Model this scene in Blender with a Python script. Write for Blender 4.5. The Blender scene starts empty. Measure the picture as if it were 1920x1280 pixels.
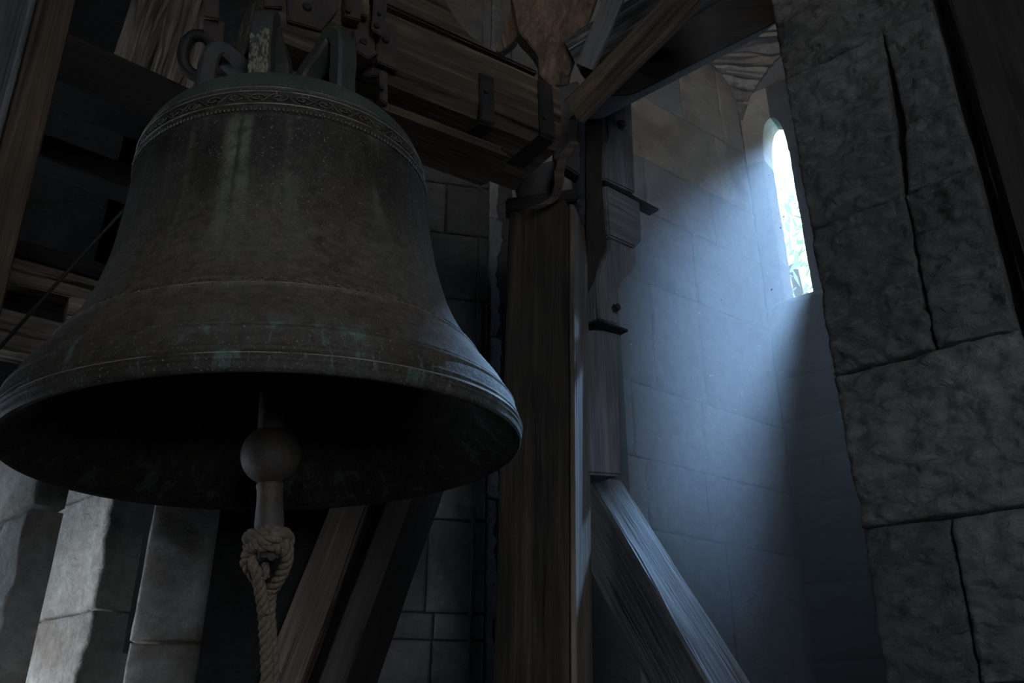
import bpy, bmesh, math, random
from mathutils import Vector, Matrix, noise
random.seed(7)
SC = bpy.context.scene
COL = SC.collection
V = Vector

# ------------------------------------------------------------------ camera
PITCH = math.radians(25.0)
FPX = 1600.0
CAM = V((0, 0, 1.6))
FW = V((0, math.cos(PITCH), math.sin(PITCH)))
UP = V((0, -math.sin(PITCH), math.cos(PITCH)))
RT = V((1, 0, 0))
cd = bpy.data.cameras.new('camera'); cam = bpy.data.objects.new('camera', cd); COL.objects.link(cam)
cam.location = CAM; cam.rotation_euler = (math.pi/2 + PITCH, 0, 0)
cd.sensor_width = 36; cd.lens = 36*FPX/1920; cd.clip_start = 0.05; cd.clip_end = 200
SC.camera = cam
# ------------------------------------------------------------------ world, sun, area lights, exposure
w = bpy.data.worlds.new('world'); SC.world = w; w.use_nodes = True
bg = w.node_tree.nodes['Background']
bg.inputs['Color'].default_value = (0.62, 0.80, 1.0, 1); bg.inputs['Strength'].default_value = 4.5
sd = bpy.data.lights.new('sun', 'SUN'); sun = bpy.data.objects.new('sun', sd); COL.objects.link(sun)
sd.energy = 46.0; sd.color = (0.34, 0.60, 1.0); sd.angle = math.radians(9)
SUN_DIR = V((-0.400, -0.609, -0.684)).normalized()
sun.rotation_euler = SUN_DIR.to_track_quat('-Z', 'Y').to_euler(); sun.location = (4, 8, 8)
def area(name, loc, aim, sx, sy, energy, color, portal=False):
    l = bpy.data.lights.new(name, 'AREA'); o = bpy.data.objects.new(name, l); COL.objects.link(o)
    l.shape = 'RECTANGLE'; l.size = sx; l.size_y = sy; l.energy = energy; l.color = color
    o.location = loc; o.rotation_euler = (V(aim) - V(loc)).to_track_quat('-Z', 'Y').to_euler()
    if portal: l.cycles.is_portal = True
    return o
LIGHT_BACK = area('opening_light_back', (1.25, -2.45, 2.55), (-0.2, 2.0, 2.4), 1.1, 2.3, 18, (1.0, 0.90, 0.77))
FILL_HIGH = area('fill_light_high', (-1.2, -2.5, 4.6), (1.1, 4.2, 5.5), 0.8, 0.9, 8, (1.0, 0.93, 0.84))  # added fill with no known source, brightens the vault and upper wall
FILL_HIGH.data.spread = math.radians(45)
LIGHT_SIDE = area('opening_light_side', (-3.25, 2.3, 1.65), (-1.35, 3.0, 1.6), 0.7, 0.9, 4.6, (0.86, 0.93, 1.0))
LIGHT_SIDE.data.spread = math.radians(46)
RIM_CORNER = area('rim_light_corner', (2.33, 3.75, 3.3), (-0.1, 1.9, 2.7), 0.08, 1.1, 5.0, (0.55, 0.76, 1.0))  # added blue rim light in an invented slit hidden behind the pier
vs = SC.view_settings
vs.view_transform = 'Standard'; vs.look = 'None'; vs.gamma = 1; vs.use_curve_mapping = False
vs.exposure = 0.0
SC.cycles.use_denoising = True
SC.cycles.max_bounces = 6; SC.cycles.volume_bounces = 0; SC.cycles.volume_step_rate = 2.0
SC.cycles.sample_clamp_indirect = 4.0

# ------------------------------------------------------------------ helpers
def at(px, py, d):
    """Point of the room seen at a pixel of the 1920x1280 frame, d metres deep."""
    return CAM + (FW + RT*((px-960)/FPX) + UP*((640-py)/FPX))*d
def on(px, py, P, n):
    """Point of the plane (P, n) seen at a pixel."""
    r = FW + RT*((px-960)/FPX) + UP*((640-py)/FPX)
    return CAM + r*((P-CAM).dot(n)/r.dot(n))
def wm(o): return o.matrix_basis if o.parent is None else wm(o.parent) @ o.matrix_basis
def new_obj(name, me, mat=None, parent=None, kind=None, M=None, smooth=True):
    o = bpy.data.objects.new(name, me); COL.objects.link(o)
    if mat is not None and not me.materials: me.materials.append(mat)
    if parent is not None: o.parent = parent
    if M is None: M = Matrix()
    o.matrix_basis = M if parent is None else wm(parent).inverted() @ M
    if kind: o['kind'] = kind
    if smooth:
        me.shade_smooth() if hasattr(me, 'shade_smooth') else None
    return o
def from_bm(name, bm, mat=None, parent=None, kind=None, M=None, smooth=True, sharp=None):
    bmesh.ops.recalc_face_normals(bm, faces=bm.faces[:])
    me = bpy.data.meshes.new(name); bm.to_mesh(me); bm.free()
    o = new_obj(name, me, mat, parent, kind, M, smooth)
    if sharp is not None: me.set_sharp_from_angle(angle=math.radians(sharp))
    return o
def tag(o, label, cat, group=None, kind=None):
    o['label'] = label; o['category'] = cat
    if group: o['group'] = group
    if kind: o['kind'] = kind
    return o
def empty(name, loc, label=None, cat=None, group=None, kind=None):
    o = bpy.data.objects.new(name, None); COL.objects.link(o); o.matrix_basis = Matrix.Translation(V(loc))
    o.empty_display_size = 0.1
    if label: tag(o, label, cat, group)
    if kind: o['kind'] = kind
    return o
def frame(O, x, y):
    """Matrix with local X along x, local Y near y."""
    x = V(x).normalized(); z = x.cross(V(y)).normalized(); y = z.cross(x)
    M = Matrix((x, y, z)).transposed().to_4x4(); M.translation = V(O); return M
def fbm(p, o=4): return noise.fractal(p, 0.9, 2.1, o, noise_basis='PERLIN_ORIGINAL')

def beam_bm(L, wy, wz, rough=0.004, cham=0.008, seed=0, seg=0.03, jag0=0, jag1=0, bow=0, taper=1.0, wave=0.0, groove=1.0):
    """Hewn timber from 0 to L along X, corner on the X axis, filling 0..wy and 0..wz; grain runs along X."""
    bm = bmesh.new(); n = max(2, int(L/seg)); k = 7
    base = []
    def side(a, b, m):
        return [(a[0]+(b[0]-a[0])*i/m, a[1]+(b[1]-a[1])*i/m) for i in range(m)]
    c = cham
    cs = [((c,0),(wy-c,0)),((wy,c),(wy,wz-c)),((wy-c,wz),(c,wz)),((0,wz-c),(0,c))]
    for a, b in cs:
        base += side(a, b, k) + [b]
    rings = []
    off = V((seed*17.3, seed*5.1, seed*9.7))
    for i in range(n+1):
        t = i/n; ring = []
        s = 1 + (taper-1)*t
        for (y, z) in base:
            yy = wy/2 + (y-wy/2)*s; zz = wz/2 + (z-wz/2)*s
            x = L*t
            if i == 0 and jag0: x += jag0*(noise.noise(V((y*30, z*30, seed)))+0.3)
            if i == n and jag1: x += jag1*(noise.noise(V((y*30, z*30, seed+4)))+0.3)
            q = V((x*2.2, y*38, z*38)) + off
            d1 = fbm(q, 3)*rough*groove
            d2 = noise.noise(V((x*1.3, y*6, z*6)) + off*1.7)*rough*1.5
            d3 = noise.noise(V((x*0.8, seed, 1)))*wave
            cy, cz = yy-wy/2, zz-wz/2
            l = max(1e-6, math.hypot(cy, cz))
            ring.append(bm.verts.new((x, yy+cy/l*(d1+d2)+d3, zz+cz/l*(d1+d2)+bow*4*t*(1-t))))
        rings.append(ring)
    m = len(base)
    for i in range(n):
        for j in range(m):
            bm.faces.new((rings[i][j], rings[i][(j+1)%m], rings[i+1][(j+1)%m], rings[i+1][j]))
    for r in (rings[0], rings[-1]):
        ce = bm.verts.new(sum((v.co for v in r), V())/m)
        for j in range(m): bm.faces.new((ce, r[j], r[(j+1)%m]))
    return bm
def timber(name, p0, p1, e1, w1, w2, mat, parent=None, ext0=0, ext1=0, flip=False, **kw):
    """Timber whose arris runs p0->p1; one face spreads w1 towards e1, the other w2 away from the viewer side (or -)."""
    p0, p1 = V(p0), V(p1); ax = (p1-p0).normalized()
    p0 = p0 - ax*ext0; p1 = p1 + ax*ext1
    M = frame(p0, ax, e1)
    view = (p0+p1)/2 - CAM
    z = M.to_3x3().col[2]
    bm = beam_bm((p1-p0).length, w1, w2, **kw)
    away = z.dot(view) > 0
    if flip: away = not away
    if not away:
        for v in bm.verts: v.co.z = -v.co.z
    return from_bm(name, bm, mat, parent, None, M, sharp=35)
def box_bm(sx, sy, sz, bev=0.004, seg=1):
    bm = bmesh.new(); bmesh.ops.create_cube(bm, size=1)
    bmesh.ops.scale(bm, vec=(sx, sy, sz), verts=bm.verts)
    if bev: bmesh.ops.bevel(bm, geom=bm.edges[:], offset=bev, segments=seg, affect='EDGES')
    return bm
def prism(name, pts, thick, mat, parent=None, kind=None, bev=0.004, rough=0.0, seed=0, axis=None, sub=0):
    """Outline (3-D points of one plane) given the real thickness vector."""
    bm = bmesh.new(); t = V(thick)
    f = bm.faces.new([bm.verts.new(V(p)) for p in pts])
    r = bmesh.ops.extrude_face_region(bm, geom=[f])
    bmesh.ops.translate(bm, vec=t, verts=[v for v in r['geom'] if isinstance(v, bmesh.types.BMVert)])
    bmesh.ops.recalc_face_normals(bm, faces=bm.faces[:])
    if bev: bmesh.ops.bevel(bm, geom=bm.edges[:], offset=bev, segments=2, affect='EDGES', clamp_overlap=True)
    c = sum((v.co for v in bm.verts), V())/len(bm.verts)
    if sub: bmesh.ops.subdivide_edges(bm, edges=bm.edges[:], cuts=sub, use_grid_fill=True)
    if rough:
        for v in bm.verts: v.co += V((noise.noise(v.co*9+V((seed,0,0))), noise.noise(v.co*9+V((0,seed,5))), noise.noise(v.co*9+V((3,0,seed)))))*rough
    M = None
    if axis is not None:
        M = frame(pts[0], axis, V(axis).orthogonal()); bm.transform(M.inverted())
    return from_bm(name, bm, mat, parent, kind, M, sharp=35)
def frames_along(path):
    T = []
    n = len(path)
    for i in range(n):
        T.append((path[min(i+1, n-1)]-path[max(i-1, 0)]).normalized())
    u = T[0].orthogonal().normalized(); out = []
    for i in range(n):
        u = (u - T[i]*u.dot(T[i])).normalized(); out.append((T[i], u, T[i].cross(u)))
    return out
def tube_into(bm, path, rad, sides=8, cap=True):
    fr = frames_along(path); rings = []
    for i, p in enumerate(path):
        r = rad(i/(len(path)-1)) if callable(rad) else rad
        _, u, v = fr[i]
        rings.append([bm.verts.new(p + u*(r*math.cos(2*math.pi*k/sides)) + v*(r*math.sin(2*math.pi*k/sides))) for k in range(sides)])
    for a, b in zip(rings, rings[1:]):
        for k in range(sides): bm.faces.new((a[k], a[(k+1)%sides], b[(k+1)%sides], b[k]))
    if cap:
        bm.faces.new(rings[0]); bm.faces.new(rings[-1])
def spline(pts, n):
    """Catmull-Rom through pts."""
    pts = [V(p) for p in pts]; P = [2*pts[0]-pts[1]] + pts + [2*pts[-1]-pts[-2]]; out = []
    m = len(pts)-1
    for i in range(n+1):
        s = i/n*m; k = min(int(s), m-1); t = s-k
        a, b, c, d = P[k], P[k+1], P[k+2], P[k+3]
        out.append(0.5*((2*b)+(c-a)*t+(2*a-5*b+4*c-d)*t*t+(3*b-a-3*c+d)*t**3))
    return out
def rope_bm(path, r, pitch=0.056, phase=0, sides=7):
    bm = bmesh.new(); fr = frames_along(path); s = 0; acc = [0]
    for a, b in zip(path, path[1:]): s += (b-a).length; acc.append(s)
    for k in range(3):
        pts = []
        for i, p in enumerate(path):
            a = acc[i]/pitch*2*math.pi + phase + k*2*math.pi/3
            pts.append(p + (fr[i][1]*math.cos(a) + fr[i][2]*math.sin(a))*r*0.50)
        tube_into(bm, pts, r*0.58, sides)
    return bm
def lathe_bm(prof, seg=64, M=None):
    bm = bmesh.new(); rings = []
    for (r, z) in prof:
        if r < 1e-5: rings.append([bm.verts.new((0, 0, z))])
        else: rings.append([bm.verts.new((r*math.cos(2*math.pi*k/seg), r*math.sin(2*math.pi*k/seg), z)) for k in range(seg)])
    for a, b in zip(rings, rings[1:]):
        for k in range(seg):
            k2 = (k+1) % seg
            if len(a) == 1 and len(b) == 1: continue
            if len(a) == 1: bm.faces.new((a[0], b[k2], b[k]))
            elif len(b) == 1: bm.faces.new((a[k], a[k2], b[0]))
            else: bm.faces.new((a[k], a[k2], b[k2], b[k]))
    return bm

# ------------------------------------------------------------------ materials
def mat_new(name):
    m = bpy.data.materials.new(name); m.use_nodes = True; nt = m.node_tree
    return m, nt, nt.nodes['Principled BSDF']
def N(nt, t, **kw):
    n = nt.nodes.new(t)
    for k, v in kw.items(): setattr(n, k, v)
    return n
def coords(nt, scale=(1,1,1), which='Object'):
    tc = N(nt, 'ShaderNodeTexCoord'); mp = N(nt, 'ShaderNodeMapping'); mp.inputs['Scale'].default_value = scale
    nt.links.new(tc.outputs[which], mp.inputs['Vector']); return mp.outputs['Vector']
def worldpos(nt, scale=(1,1,1)):
    g = N(nt, 'ShaderNodeNewGeometry'); mp = N(nt, 'ShaderNodeMapping'); mp.inputs['Scale'].default_value = scale
    nt.links.new(g.outputs['Position'], mp.inputs['Vector']); return mp.outputs['Vector']
def noise_n(nt, vec, scale, detail=6, rough=0.6, dist=0.0):
    n = N(nt, 'ShaderNodeTexNoise'); n.inputs['Scale'].default_value = scale; n.inputs['Detail'].default_value = detail
    n.inputs['Roughness'].default_value = rough; n.inputs['Distortion'].default_value = dist
    nt.links.new(vec, n.inputs['Vector']); return n.outputs['Fac']
def ramp(nt, fac, stops):
    r = N(nt, 'ShaderNodeValToRGB'); e = r.color_ramp.elements
    while len(e) < len(stops): e.new(0.5)
    for el, (p, c) in zip(e, stops): el.position = p; el.color = (*c, 1) if len(c) == 3 else c
    nt.links.new(fac, r.inputs['Fac']); return r.outputs['Color']
def mix(nt, fac, a, b, mode='MIX'):
    m = N(nt, 'ShaderNodeMix', data_type='RGBA', blend_type=mode)
    for s, i in ((fac, 0), (a, 6), (b, 7)):
        if hasattr(s, 'links'): nt.links.new(s, m.inputs[i])
        elif i == 0: m.inputs[0].default_value = s
        else: m.inputs[i].default_value = (*s, 1)
    return m.outputs[2]
def bump(nt, bsdf, hs):
    prev = None
    for h, st, dist in hs:
        b = N(nt, 'ShaderNodeBump'); b.inputs['Strength'].default_value = st; b.inputs['Distance'].default_value = dist
        nt.links.new(h, b.inputs['Height'])
        if prev is not None: nt.links.new(prev, b.inputs['Normal'])
        prev = b.outputs['Normal']
    nt.links.new(prev, bsdf.inputs['Normal'])
def g(v): return (v, v, v)

def stone_mat(name, dark, light, stain, scale=1.0, bumps=1.0, rough=0.85, ridge=0.4):
    m, nt, b = mat_new(name); p = worldpos(nt)
    n1 = noise_n(nt, p, 2.2*scale, 8, 0.65); n2 = noise_n(nt, p, 22*scale, 8, 0.7); n3 = noise_n(nt, p, 1.1*scale, 3, 0.5, 1.5)
    c = ramp(nt, n1, [(0.3, dark), (0.7, light)])
    c = mix(nt, ramp(nt, n3, [(0.45, g(0)), (0.62, g(1))]), c, stain)
    c = mix(nt, 0.55, c, ramp(nt, n2, [(0.3, g(0.35)), (0.65, g(1.1))]), 'MULTIPLY')
    info = N(nt, 'ShaderNodeObjectInfo')
    c = mix(nt, 1.0, c, ramp(nt, info.outputs['Random'], [(0, g(0.75)), (1, g(1.12))]), 'MULTIPLY')
    nt.links.new(c, b.inputs['Base Color']); b.inputs['Roughness'].default_value = rough
    nd = noise_n(nt, worldpos(nt, (1, 1, 1.6)), 15*scale, 6, 0.65, 1.1)
    rn = N(nt, 'ShaderNodeTexNoise', noise_type='RIDGED_MULTIFRACTAL'); rn.inputs['Scale'].default_value = 13*scale; rn.inputs['Detail'].default_value = 6
    rn.inputs['Distortion'].default_value = 0.6; nt.links.new(worldpos(nt, (1, 1, 1.8)), rn.inputs['Vector'])
    bump(nt, b, [(rn.outputs['Fac'], min(1.0, 0.5*bumps*ridge), 0.014), (nd, 0.8*bumps, 0.02), (n2, 0.7*bumps, 0.006)])
    b.inputs['Specular IOR Level'].default_value = 0.4
    return m
def wood_mat(name, dark, mid, light, bumps=1.0, rough=0.8, fleck=0.0, crack=0.5):
    """Grain along local X."""
    m, nt, b = mat_new(name)
    g1 = noise_n(nt, coords(nt, (1.1, 26, 26)), 1.0, 8, 0.65, 0.6)
    g2 = noise_n(nt, coords(nt, (3.0, 110, 110)), 1.0, 5, 0.6, 0.3)
    g3 = noise_n(nt, coords(nt, (1.2, 3.5, 3.5)), 1.0, 5, 0.6, 0.5)
    cr = noise_n(nt, coords(nt, (0.9, 17, 17)), 1.0, 3, 0.5, 0.25)
    c = ramp(nt, g1, [(0.30, dark), (0.5, mid), (0.72, light)])
    c = mix(nt, 0.6, c, ramp(nt, g3, [(0.36, g(0.2)), (0.62, g(1.25))]), 'MULTIPLY')
    c = mix(nt, 0.5, c, ramp(nt, g2, [(0.3, g(0.4)), (0.7, g(1.15))]), 'MULTIPLY')
    c = mix(nt, crack, c, ramp(nt, cr, [(0.34, g(0.05)), (0.39, g(1.0))]), 'MULTIPLY')
    nt.links.new(c, b.inputs['Base Color']); b.inputs['Roughness'].default_value = rough
    b.inputs['Specular IOR Level'].default_value = 0.35
    crh = ramp(nt, cr, [(0.33, g(0)), (0.40, g(1))])
    bump(nt, b, [(g1, 0.8*bumps, 0.010), (g2, 0.6*bumps, 0.004), (crh, 0.7*bumps, 0.008)])
    return m
def iron_mat(name, dark, rust, rough=0.6, amount=0.5, metal=0.5):
    m, nt, b = mat_new(name); p = worldpos(nt)
    n1 = noise_n(nt, p, 16, 8, 0.7); n2 = noise_n(nt, p, 90, 4, 0.6)
    c = mix(nt, ramp(nt, n1, [(0.55-0.25*amount, g(0)), (0.75-0.2*amount, g(1))]), dark, rust)
    c = mix(nt, 0.4, c, ramp(nt, n2, [(0.3, g(0.5)), (0.7, g(1.2))]), 'MULTIPLY')
    nt.links.new(c, b.inputs['Base Color']); b.inputs['Roughness'].default_value = rough; b.inputs['Metallic'].default_value = metal
    bump(nt, b, [(n1, 0.5, 0.006), (n2, 0.5, 0.003)])
    return m

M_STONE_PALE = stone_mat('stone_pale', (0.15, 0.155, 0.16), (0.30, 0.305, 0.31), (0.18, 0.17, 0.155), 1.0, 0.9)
M_STONE_TAN = stone_mat('stone_tan', (0.36, 0.30, 0.22), (0.62, 0.55, 0.44), (0.26, 0.20, 0.13), 1.6, 0.9)  # tan stone, lightened so the upper courses and vault look lit
M_STONE_LIT = stone_mat('stone_lit', (0.42, 0.41, 0.38), (0.72, 0.70, 0.66), (0.42, 0.37, 0.30), 1.3, 1.0)  # albedo raised so the vault and jamb stones look lit
M_STONE_GREY = stone_mat('stone_grey', (0.085, 0.080, 0.078), (0.175, 0.168, 0.162), (0.105, 0.098, 0.09), 1.0, 1.6, 0.66, 2.2)
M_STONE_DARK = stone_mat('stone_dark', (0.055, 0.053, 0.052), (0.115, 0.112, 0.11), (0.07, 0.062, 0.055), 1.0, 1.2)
M_STONE_JAMB = stone_mat('stone_jamb', (0.20, 0.19, 0.175), (0.40, 0.38, 0.35), (0.24, 0.21, 0.18), 1.2, 1.0)
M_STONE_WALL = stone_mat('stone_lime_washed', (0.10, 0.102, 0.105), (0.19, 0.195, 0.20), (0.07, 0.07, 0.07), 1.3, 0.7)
M_MORTAR = stone_mat('mortar', (0.035, 0.034, 0.033), (0.06, 0.058, 0.055), (0.04, 0.04, 0.04), 2.0, 0.6)
M_WOOD_POST = wood_mat('wood_post', (0.014, 0.010, 0.007), (0.042, 0.030, 0.021), (0.12, 0.088, 0.064), bumps=1.4)
M_WOOD_BROWN = wood_mat('wood_brown', (0.040, 0.024, 0.014), (0.115, 0.074, 0.045), (0.22, 0.15, 0.098))
M_WOOD_PALER = wood_mat('wood_paler', (0.06, 0.045, 0.034), (0.15, 0.115, 0.09), (0.25, 0.20, 0.16))
M_WOOD_GREY = wood_mat('wood_grey', (0.10, 0.097, 0.10), (0.17, 0.167, 0.172), (0.25, 0.247, 0.255), crack=0.3)
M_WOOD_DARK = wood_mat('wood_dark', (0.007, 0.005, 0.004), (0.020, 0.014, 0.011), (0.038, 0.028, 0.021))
M_WOOD_OLD = wood_mat('wood_old', (0.022, 0.015, 0.010), (0.070, 0.048, 0.034), (0.14, 0.10, 0.074))
M_WOOD_PALE = wood_mat('wood_pale', (0.08, 0.052, 0.032), (0.28, 0.215, 0.155), (0.52, 0.45, 0.36), bumps=1.8, crack=1.0)
M_WOOD_HEAD = wood_mat('wood_headstock', (0.022, 0.014, 0.009), (0.098, 0.066, 0.042), (0.26, 0.185, 0.122), bumps=1.5, crack=0.85)
M_WOOD_STREAK = wood_mat('wood_streaked', (0.010, 0.008, 0.007), (0.025, 0.021, 0.019), (0.36, 0.37, 0.40), bumps=1.3)
M_IRON = iron_mat('iron_dark', (0.014, 0.013, 0.013), (0.036, 0.026, 0.020), 0.62, 0.35, 0.3)
M_IRON_RUST = iron_mat('iron_rust', (0.034, 0.025, 0.021), (0.075, 0.044, 0.031), 0.7, 0.6, 0.2)
M_IRON_CLAP = iron_mat('iron_clapper', (0.115, 0.098, 0.084), (0.20, 0.13, 0.088), 0.6, 0.4, 0.15)

def bronze_mat():
    m, nt, b = mat_new('bronze_patina')
    p = coords(nt); sep = N(nt, 'ShaderNodeSeparateXYZ'); nt.links.new(p, sep.inputs[0]); h = sep.outputs['Z']
    n1 = noise_n(nt, p, 5, 8, 0.65, 0.5); n2 = noise_n(nt, p, 70, 6, 0.7); n3 = noise_n(nt, coords(nt, (14, 14, 0.9)), 1.0, 6, 0.6, 0.3)
    n4 = noise_n(nt, coords(nt, (1, 1, 1)), 210, 3, 0.6); n5 = noise_n(nt, coords(nt, (1, 1, 1)), 2.3, 4, 0.5)
    base = ramp(nt, n1, [(0.3, (0.020, 0.015, 0.012)), (0.52, (0.046, 0.038, 0.031)), (0.72, (0.062, 0.068, 0.058))])
    base = mix(nt, 0.6, base, ramp(nt, n2, [(0.32, g(0.35)), (0.68, g(1.5))]), 'MULTIPLY')
    # dusty grey brown on the flare, green run-off on the waist and shoulder
    dust = ramp(nt, h, [(0.0, g(0)), (0.03, g(0.15)), (0.16, g(0.9)), (0.36, g(0.75)), (0.52, g(0.12)), (0.62, g(0))])
    dm = ramp(nt, noise_n(nt, p, 46, 8, 0.75), [(0.36, g(0.15)), (0.62, g(1))])
    base = mix(nt, mix(nt, 1.0, dust, dm, 'MULTIPLY'), base, (0.155, 0.126, 0.100))
    sh = ramp(nt, h, [(0.72, g(0.0)), (0.745, g(0.65)), (0.82, g(0.9))])
    base = mix(nt, mix(nt, 1.0, sh, ramp(nt, n5, [(0.35, g(0.35)), (0.6, g(1))]), 'MULTIPLY'), base, (0.095, 0.140, 0.110))
    stk = ramp(nt, n3, [(0.50, g(0)), (0.60, g(0.7))])
    at2 = N(nt, 'ShaderNodeMath', operation='ARCTAN2'); nt.links.new(sep.outputs['Y'], at2.inputs[0]); nt.links.new(sep.outputs['X'], at2.inputs[1])
    ad = N(nt, 'ShaderNodeMath', operation='ADD'); nt.links.new(at2.outputs[0], ad.inputs[0])
    wn = N(nt, 'ShaderNodeMath', operation='MULTIPLY_ADD'); nt.links.new(noise_n(nt, coords(nt, (9, 9, 5)), 1.0, 4, 0.6), wn.inputs[0]); wn.inputs[1].default_value = 0.10; wn.inputs[2].default_value = 3.1416-0.05
    nt.links.new(wn.outputs[0], ad.inputs[1])
    sub_ = N(nt, 'ShaderNodeMath', operation='SUBTRACT'); nt.links.new(ad.outputs[0], sub_.inputs[0]); sub_.inputs[1].default_value = 1.2
    run = ramp(nt, sub_.outputs[0], [(0.03, g(0)), (0.05, g(0.5)), (0.09, g(0)), (0.25, g(0)), (0.31, g(1)), (0.345, g(1)), (0.36, g(0.1)), (0.385, g(0.9)), (0.42, g(0.9)), (0.45, g(0)), (0.62, g(0)), (0.65, g(0.5)), (0.68, g(0))])
    run = mix(nt, 1.0, run, ramp(nt, noise_n(nt, p, 24, 6, 0.7), [(0.36, g(0.1)), (0.58, g(1))]), 'MULTIPLY')
    run = mix(nt, 1.0, run, ramp(nt, h, [(0.26, g(0)), (0.40, g(0.75)), (0.62, g(1)), (0.655, g(0.3)), (0.66, g(0))]), 'MULTIPLY')
    base = mix(nt, run, base, (0.150, 0.165, 0.118))
    stm = ramp(nt, h, [(0.30, g(0)), (0.40, g(0.7)), (0.66, g(1)), (0.68, g(0.2))])
    stm = mix(nt, 1.0, stm, ramp(nt, n1, [(0.42, g(0.1)), (0.58, g(1))]), 'MULTIPLY')
    base = mix(nt, mix(nt, 1.0, stk, stm, 'MULTIPLY'), base, (0.130, 0.150, 0.110))
    vt = ramp(nt, noise_n(nt, coords(nt, (22, 22, 7)), 1.0, 5, 0.7, 0.8), [(0.53, g(0)), (0.61, g(0.75))])
    vm = ramp(nt, h, [(0.0, g(0.3)), (0.02, g(0.8)), (0.085, g(0.8)), (0.11, g(0))])
    base = mix(nt, mix(nt, 1.0, vt, vm, 'MULTIPLY'), base, (0.125, 0.20, 0.165))
    # fine scratches and specks of pale dirt
    vo = N(nt, 'ShaderNodeTexNoise', noise_type='RIDGED_MULTIFRACTAL'); vo.inputs['Scale'].default_value = 34; vo.inputs['Detail'].default_value = 3; vo.inputs['Distortion'].default_value = 1.2
    nt.links.new(p, vo.inputs['Vector'])
    scr = ramp(nt, vo.outputs['Fac'], [(0.86, g(0)), (0.97, g(0.5))])
    scr = mix(nt, 1.0, scr, ramp(nt, noise_n(nt, p, 7, 3, 0.5), [(0.5, g(0)), (0.6, g(1))]), 'MULTIPLY')
    base = mix(nt, scr, base, (0.24, 0.22, 0.19))
    spk = ramp(nt, n4, [(0.62, g(0)), (0.68, g(0.7))])
    base = mix(nt, spk, base, (0.27, 0.25, 0.22))
    nt.links.new(base, b.inputs['Base Color'])
    b.inputs['Metallic'].default_value = 0.25; b.inputs['Specular IOR Level'].default_value = 0.3
    nt.links.new(ramp(nt, n1, [(0.3, g(0.50)), (0.7, g(0.70))]), b.inputs['Roughness'])
    bump(nt, b, [(n2, 0.5, 0.005), (n4, 0.4, 0.003), (n1, 0.25, 0.012)])
    return m
M_BRONZE = bronze_mat()
def simple(name, c, rough=0.8, metal=0, sc=40, var=0.5, bs=0.4):
    m, nt, b = mat_new(name); p = worldpos(nt); n = noise_n(nt, p, sc, 6, 0.65)
    c1 = mix(nt, var, c, ramp(nt, n, [(0.3, g(0.3)), (0.7, g(1.3))]), 'MULTIPLY')
    nt.links.new(c1, b.inputs['Base Color']); b.inputs['Roughness'].default_value = rough; b.inputs['Metallic'].default_value = metal
    bump(nt, b, [(n, bs, 0.004)]); return m
M_BRONZE_LINE = simple('bronze_worn', (0.30, 0.245, 0.205), 0.5, 0.4, 60)
M_BRONZE_ORN = simple('bronze_ornament', (0.13, 0.112, 0.096), 0.5, 0.4, 60)
M_CANON = simple('bronze_canon', (0.060, 0.054, 0.048), 0.65, 0.25, 30)
M_GUANO = simple('dried_droppings', (0.20, 0.182, 0.125), 0.95, 0, 60)
M_ROPE = simple('rope_hemp', (0.225, 0.170, 0.120), 0.95, 0, 160, 0.7, 0.8)
M_LEAF = simple('leaves', (0.42, 0.55, 0.34), 0.7, 0, 10)
M_BARK = simple('bark', (0.10, 0.08, 0.06), 0.9, 0, 30)
M_MOTE = simple('dust_mote', (0.8, 0.8, 0.8), 0.8, 0, 10)

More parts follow.
